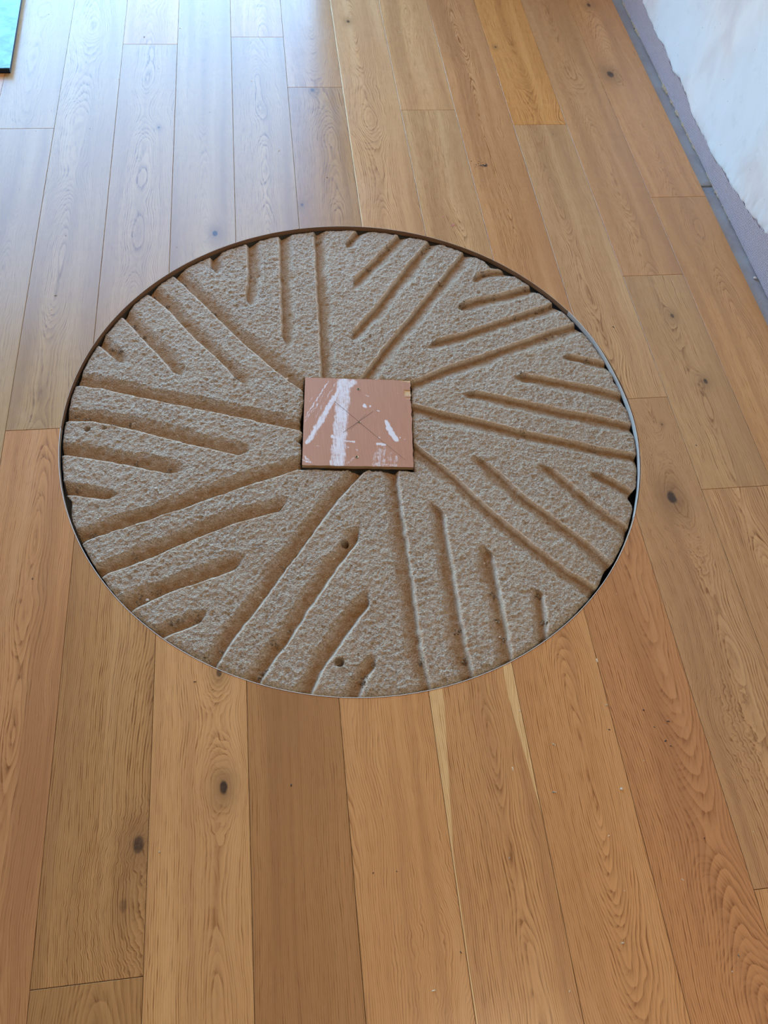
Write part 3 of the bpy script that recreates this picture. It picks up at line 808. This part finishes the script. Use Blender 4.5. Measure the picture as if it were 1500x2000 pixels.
# ragged lower edge of the skim coat
ED = np.array([(3.133, .077), (2.95, .066), (2.793, .067), (2.70, .052), (2.64, .066), (2.546, .058), (2.46, .046), (2.383, .050), (2.30, .043), (2.183, .053), (2.10, .060), (2.0, .064), (1.928, .075), (1.86, .082), (1.785, .096), (1.6, .10), (1.2, .09), (.5, .1), (-2.4, .09)])[::-1]
def skim_edge(y):
    b = np.interp(y, ED[:, 0], ED[:, 1])
    w = .5+.5*vnoise(y*5.3, y*0+.5, 63)
    return b+.0075*vnoise(y*13, y*0+.5, 60)+w*.0055*vnoise(y*47, y*0+.5, 61)+.0022*vnoise(y*150, y*0+.5, 64)+.010*np.clip(vnoise(y*7, y*0+.5, 62)-.35, 0, 1)*np.sign(vnoise(y*60, y*0+.5, 65))
def build_skim():
    ys = np.concatenate([np.linspace(BACK_Y, 1.2, 120), np.linspace(1.205, FAR_Y, 620)])
    zs = np.concatenate([[0, .002, .006, .012, .02, .03, .045, .065, .09, .12, .16, .2], np.linspace(.26, 1, 16)])
    e = skim_edge(ys)
    V = []
    for y, ez in zip(ys, e):
        for k, s in enumerate(zs):
            z = ez+s*(CEIL_Z-ez) if s >= .26 else ez+s*1.0
            if s >= .26: z = ez+.2+(s-.2)/.8*(CEIL_Z-ez-.2)
            th = (.0045, .0105, .0125, .0135, .014, .014)[min(k, 5)]
            xx = -th-.0015*float(vnoise(np.array(y*6.), np.array(z*6.), 63))-.0007*float(vnoise(np.array(y*28.), np.array(z*28.), 64))
            if k < 6: xx -= .0016*float(vnoise(np.array(y*70.), np.array(z*70.), 65))
            V.append((xx, y, z))
    V = np.array(V); n = len(zs)
    F = [(i*n+k, i*n+k+1, (i+1)*n+k+1, (i+1)*n+k) for i in range(len(ys)-1) for k in range(n-1)]
    nb = len(V)
    back = np.array([(-.001, y, ez+.0005) for y, ez in zip(ys, e)])
    V = np.vstack([V, back])
    F += [(i*n, (i+1)*n, nb+i+1, nb+i) for i in range(len(ys)-1)]
    return mesh_obj('skim_plaster', V.tolist(), F, M_SKIM, WR, True)
build_skim()
def base_low(y): return -.0095+.0030*vnoise(y*36, y*0+.5, 66)+.0025*vnoise(y*9, y*0+.5, 67)
def build_base():
    ys = np.linspace(BACK_Y, FAR_Y, 1100); V = []; F = []; n = 14
    lo = base_low(ys)
    for y, l in zip(ys, lo):
        for k in range(n):
            z = l+(.16-l)*k/(n-1)
            V.append((-.0085-.0016*float(vnoise(np.array(y*45.), np.array(z*45.), 68)) if k else -.006, y, z))
    F = [(i*n+k, i*n+k+1, (i+1)*n+k+1, (i+1)*n+k) for i in range(len(ys)-1) for k in range(n-1)]
    nb = len(V); V += [(.0, y, l+.001) for y, l in zip(ys, lo)]
    F += [(i*n, (i+1)*n, nb+i+1, nb+i) for i in range(len(ys)-1)]
    return mesh_obj('base_coat', V, F, M_BASE, WR, True)
build_base()
def build_fibre():
    bm = bmesh.new(); P = .0052; y = -.60
    while y < FAR_Y-.01:
        l = float(base_low(np.array([y]))[0])-.002; t = float(skim_edge(np.array([y]))[0])+.002
        box(bm, -.0113, -.0102, y-.0007, y+.0007, l-.0015*random.random(), t); y += P
    z = -.009
    while z < .12:
        y0 = -.60
        while y0 < FAR_Y-.02:
            t = float(skim_edge(np.array([y0+.02]))[0])
            if z < t+.002: box(bm, -.0117, -.0108, y0, y0+.04, z-.0008, z+.0008)
            y0 += .04
        z += P
    o = bm_obj('fibre_mesh', bm, M_STRAND, WR); o['kind'] = 'stuff'
    o['label'] = 'pale glass-fibre mesh strands along the foot of the wall'
build_fibre()
def build_foam():
    ys = np.linspace(-1.0, FAR_Y, 1500); V = []; F = []
    for y in ys:
        a = float(vnoise(np.array(y*30.), np.array(.5), 70)); b = float(vnoise(np.array(y*90.), np.array(.5), 71))
        c = float(vnoise(np.array(y*7.), np.array(.5), 72))
        kf = min(1., max(0., (y-1.75)/.5)) if y > 1.2 else min(1., max(0., 1.2-y))
        xf = -.0060-.0085*kf*(.55+.45*c)-.0045*a*kf-.0032*b
        V += [(xf+.003, y, -.0178), (xf-.0012, y, -.0145), (xf, y, -.0105+.0012*a), (xf+.004, y, -.0070+.001*b), (.0, y, -.006)]
    for i in range(len(ys)-1):
        for k in range(4): a = i*5+k; F.append((a, a+1, a+6, a+5))
    return mesh_obj('filler_strip', V, F, M_FOAM, WR, True)
build_foam()

# ------------------------------------------------------------------ blue board lying at the window end
def blue_material():
    t = NT('blue_film'); o = t.obj(); n = t.noise(o, 30., 3, .55, .5); n2 = t.noise(o, 9., 2)
    c = t.mix(t.rng(n, .35, .65), (.03, .12, .26), (.13, .30, .46)); c = t.mix(t.rng(n2, .4, .7, 0., .5), c, (.09, .15, .32))
    return t.fin(c, .34, t.bump(n, .25, .002), .5)
bb = empty('insulation_board', (-.859, 2.795, 0)); bb.rotation_euler = (0, 0, math.radians(1.85))
tag(bb, 'thin blue board lying flat on the oak floor beside the window', 'board')
bm = bmesh.new(); box(bm, -.60, 0., 0., .86, .0165, .0200)
bmesh.ops.bevel(bm, geom=list(bm.edges), offset=.0010, segments=2, affect='EDGES')
bm_obj('panel', bm, blue_material(), bb)
bm = bmesh.new(); box(bm, -.597, -.003, .003, .857, .0004, .0165)
bm_obj('shaded_body', bm, plain('body_in_shade', (.012, .022, .045), .6, 30, .2), bb)  # shade of the board's side put into the colour, near-black navy
bm = bmesh.new(); box(bm, -.60, .0012, -.0012, .86, .0185, .0208)
bmesh.ops.bevel(bm, geom=list(bm.edges), offset=.0008, segments=1, affect='EDGES')
bm_obj('film_edge', bm, bpy.data.materials['blue_film'], bb)

# ------------------------------------------------------------------ crumbs, husks, splashes
def husks():
    pts = C1((565, 440), (640, 325), (655, 335), (800, 480), (505, 400), (300, 660), (340, 670), (120, 985), (180, 995), (300, 1020), (380, 1022), (660, 1048), (905, 800), (410, 545), (455, 590), (790, 265), (970, 290), (1290, 100), (1300, 130))
    pts += C3((415, 65), (130, 190), (205, 410), (410, 515), (520, 685), (420, 735), (440, 720), (590, 850), (620, 845), (710, 820), (530, 885), (830, 980), (755, 1025), (1040, 1080), (1030, 1100), (1165, 875), (1090, 940), (1105, 965), (570, 100))
    pts += C2((65, 125), (240, 160), (190, 215), (150, 260), (410, 180), (430, 150), (490, 330), (605, 430), (590, 440), (750, 395), (700, 285), (720, 280), (900, 355), (850, 495), (960, 460), (985, 450), (1020, 440), (1000, 590), (1030, 580), (1080, 570), (1190, 705), (1200, 700), (880, 770), (890, 1050), (1230, 1125))
    pts += C4((960, 700), (985, 820), (990, 830), (770, 815), (800, 910), (605, 1000), (610, 1015), (400, 1020), (110, 1105), (120, 1120), (130, 1100), (170, 1030), (580, 870), (745, 690))
    c = px(pts, STONE_Z-.006)
    r = random.Random(4); V = []; F = []
    P = []; 
    for q in c:
        for _ in range(r.randint(6, 12)):
            P.append((q[0]+r.gauss(0, .0042), q[1]+r.gauss(0, .0038)))
    P = np.array(P); H, _, _ = stone_height(P[:, 0].copy(), P[:, 1].copy())
    for (x, y), h in zip(P, H):
        L, w = r.uniform(.0030, .0070), r.uniform(.0016, .0036); a = r.uniform(0, 6.3); tl = r.uniform(-.25, .25); cv = r.uniform(.0008, .0026)
        ca, sa = math.cos(a), math.sin(a); b = len(V)
        for i in range(4):
            s = (i/3-.5)*L; zz = h+.0010+cv*(1-(2*i/3-1)**2)+s*tl*.5
            for q in (-1, 1):
                d = q*w*.5*(1-.5*abs(2*i/3-1)); V.append((x+ca*s-sa*d, y+sa*s+ca*d, zz+q*.0004))
        for i in range(3): F.append((b+2*i, b+2*i+2, b+2*i+3, b+2*i+1))
    t = NT('dry_husk'); o = t.obj(); n = t.noise(o, 130., 2)
    mat = t.fin(t.ramp(n, (.3, (.075, .042, .020)), (.5, (.19, .12, .065)), (.68, (.46, .36, .24))), .8, None, .3)
    ob = mesh_obj('husk_litter', V, F, mat)
    tag(ob, 'scattered dark dry husks and grit lying in the millstone furrows', 'debris', kind='stuff')
husks()
def pebble(name, p, r, z, mat, label, cat, group=None, flat=.6, seed=0):
    rr = random.Random(seed); bm = bmesh.new(); bmesh.ops.create_icosphere(bm, subdivisions=2, radius=r)
    for v in bm.verts:
        k = 1+rr.uniform(-.16, .16); v.co = Vector((v.co.x*k*1.15, v.co.y*k, v.co.z*k*flat))
    lo = min(v.co.z for v in bm.verts)
    q = px([p], z)[0]
    if z != 0:
        h, _, _ = stone_height(np.array([q[0]]), np.array([q[1]]), True); z = float(h[0])
    o = bm_obj(name, bm, mat); o.location = (float(q[0]), float(q[1]), z-lo+.0002)
    return tag(o, label, cat, group)
M_WHITE = plain('plaster_crumb', (.66, .61, .54), .85, 200, .1)
pebble('plaster_crumb', (977, 1241), .0024, STONE_Z, M_WHITE, 'round white crumb lying in a furrow on the near rim of the stone', 'crumb', seed=1)
pebble('plaster_crumb', (305, 955), .0036, STONE_Z, M_WHITE, 'pale crumb on the stone beside a short hooked furrow', 'crumb', seed=2)
pebble('plaster_crumb', (286, 1167), .0032, STONE_Z, M_WHITE, 'white flake caught with husks in a furrow near the rim', 'crumb', flat=.4, seed=3)
pebble('plaster_crumb', (1213, 1541), .0024, 0, M_WHITE, 'white speck on the reddish oak plank', 'crumb', seed=4)
pebble('plaster_crumb', (560, 734), .0045, STONE_Z, plain('sandy_crumb', (.56, .40, .27), .9, 200, .1), 'sandy crumb at the corner of the square stone eye', 'crumb', seed=5)
pebble('plaster_crumb', (1478, 537), .0050, 0, M_WHITE, 'white plaster crumb in the gap at the foot of the wall', 'crumb', seed=6).location.z = -.0115
def straw(p, L, ang, r, label, mat):
    q = px([p], STONE_Z)[0]; h, _, _ = stone_height(np.array([q[0]]), np.array([q[1]])); z = float(h[0])+.0035
    V = []; F = []
    for i in range(7):
        s = (i/6-.5)*L; b = .004*(1-(2*i/6-1)**2)
        for k in range(6):
            a = k*math.pi/3
            V.append((q[0]+math.cos(ang)*s-math.sin(ang)*(b+r*math.cos(a)), q[1]+math.sin(ang)*s+math.cos(ang)*(b+r*math.cos(a)), z+r*math.sin(a)+.05*s))
    for i in range(6):
        for k in range(6): F.append((i*6+k, (i+1)*6+k, (i+1)*6+(k+1) % 6, i*6+(k+1) % 6))
    F += [tuple(range(5, -1, -1)), tuple(range(36, 42))]
    tag(mesh_obj('straw', V, F, mat, None, True), label, 'straw')
M_STRAW = plain('straw', (.66, .50, .28), .6, 100, .15)
straw((1164, 704), .020, .9, .0007, 'short yellow straw stalk lying across a furrow on the millstone', M_STRAW)
straw((551, 1109), .022, -.9, .0006, 'thin dark grass stem caught on a long furrow edge', plain('dark_stem', (.12, .11, .07), .7, 100, .15))
def specks():
    r = random.Random(9); V = []; F = []
    fixed = [(1257, 1387), (1278, 1420), (1300, 1447), (1258, 1486), (1376, 1637), (1220, 1740), (995, 1676), (775, 1702), (847, 1935), (876, 1305), (1166, 1290), (1190, 1425), (946, 330), (95, 28), (100, 216), (1477, 577), (1310, 1457), (900, 1860), (1216, 1842), (1443, 1867), (1430, 1898)]
    P = [tuple(px([p])[0]) for p in fixed]
    for _ in range(70): P.append((r.uniform(-.8, 1.35), r.uniform(-.1, 3.2)))
    for (x, y) in P:
        if math.hypot(x-SC[0], y-SC[1]) < SR+.01: continue
        w = r.uniform(.0006, .0015); L = w*r.uniform(1, 3); a = r.uniform(0, 3.1); ca, sa = math.cos(a), math.sin(a); b = len(V)
        for sz in (0, 1):
            for sx, sy in ((-1, -1), (1, -1), (1, 1), (-1, 1)):
                k = 1-.5*sz; V.append((x+(sx*L*ca-sy*w*sa)*k, y+(sx*L*sa+sy*w*ca)*k, .0001+w*.9*sz))
        F += [tuple(b+i for i in f) for f in ((3, 2, 1, 0), (4, 5, 6, 7), (0, 1, 5, 4), (1, 2, 6, 5), (2, 3, 7, 6), (3, 0, 4, 7))]
    t = NT('saw_dust'); n = t.noise(t.obj(), 9., 2); mat = t.fin(t.ramp(n, (.46, (.06, .04, .03)), (.52, (.72, .58, .40))), .8)
    tag(mesh_obj('sawdust', V, F, mat), 'tiny specks of sawdust and grit scattered over the oak planks', 'dust', kind='stuff')
specks()
def splash(p, blobs, mat, label, name, cat):
    q = px([p])[0]; V = []; F = []; r = random.Random(int(p[0]))
    for dx, dy, s in blobs:
        b = len(V); n = 10; V.append((q[0]+dx, q[1]+dy, .0009))
        for i in range(n):
            k = s*r.uniform(.6, 1.25); V.append((q[0]+dx+k*math.cos(i*2*math.pi/n), q[1]+dy+.8*k*math.sin(i*2*math.pi/n), .0002))
        F += [(b, b+1+i, b+1+(i+1) % n) for i in range(n)]
    tag(mesh_obj(name, V, F, mat, None, True), label, cat)
rb = random.Random(3)
splash((942, 323), [(.010, -.002, .0055), (.003, .001, .0040), (-.004, -.002, .0035), (.014, .004, .003)]+[(rb.gauss(-.004, .010), rb.gauss(.004, .010), rb.uniform(.0008, .0020)) for _ in range(26)],
       plain('black_paint', (.02, .018, .016), .45, 90, .2), 'black paint spatter on the oak plank beyond the millstone', 'paint_spatter', 'paint')
pk = plain('pink_stain', (.52, .19, .12), .5, 90, .2)
splash((885, 440), [(0, 0, .0058), (-.006, -.003, .0032), (.004, .003, .003)], pk, 'faint red smudge on the plank touching the stone rim', 'red_smudge', 'stain')
splash((866, 423), [(0, 0, .0035)], pk, 'small round red spot on the plank near the stone rim', 'red_smudge', 'stain')
splash((942, 353), [(0, 0, .0028), (.002, -.002, .002)], pk, 'tiny red spot beside the black paint spatter', 'red_smudge', 'stain')
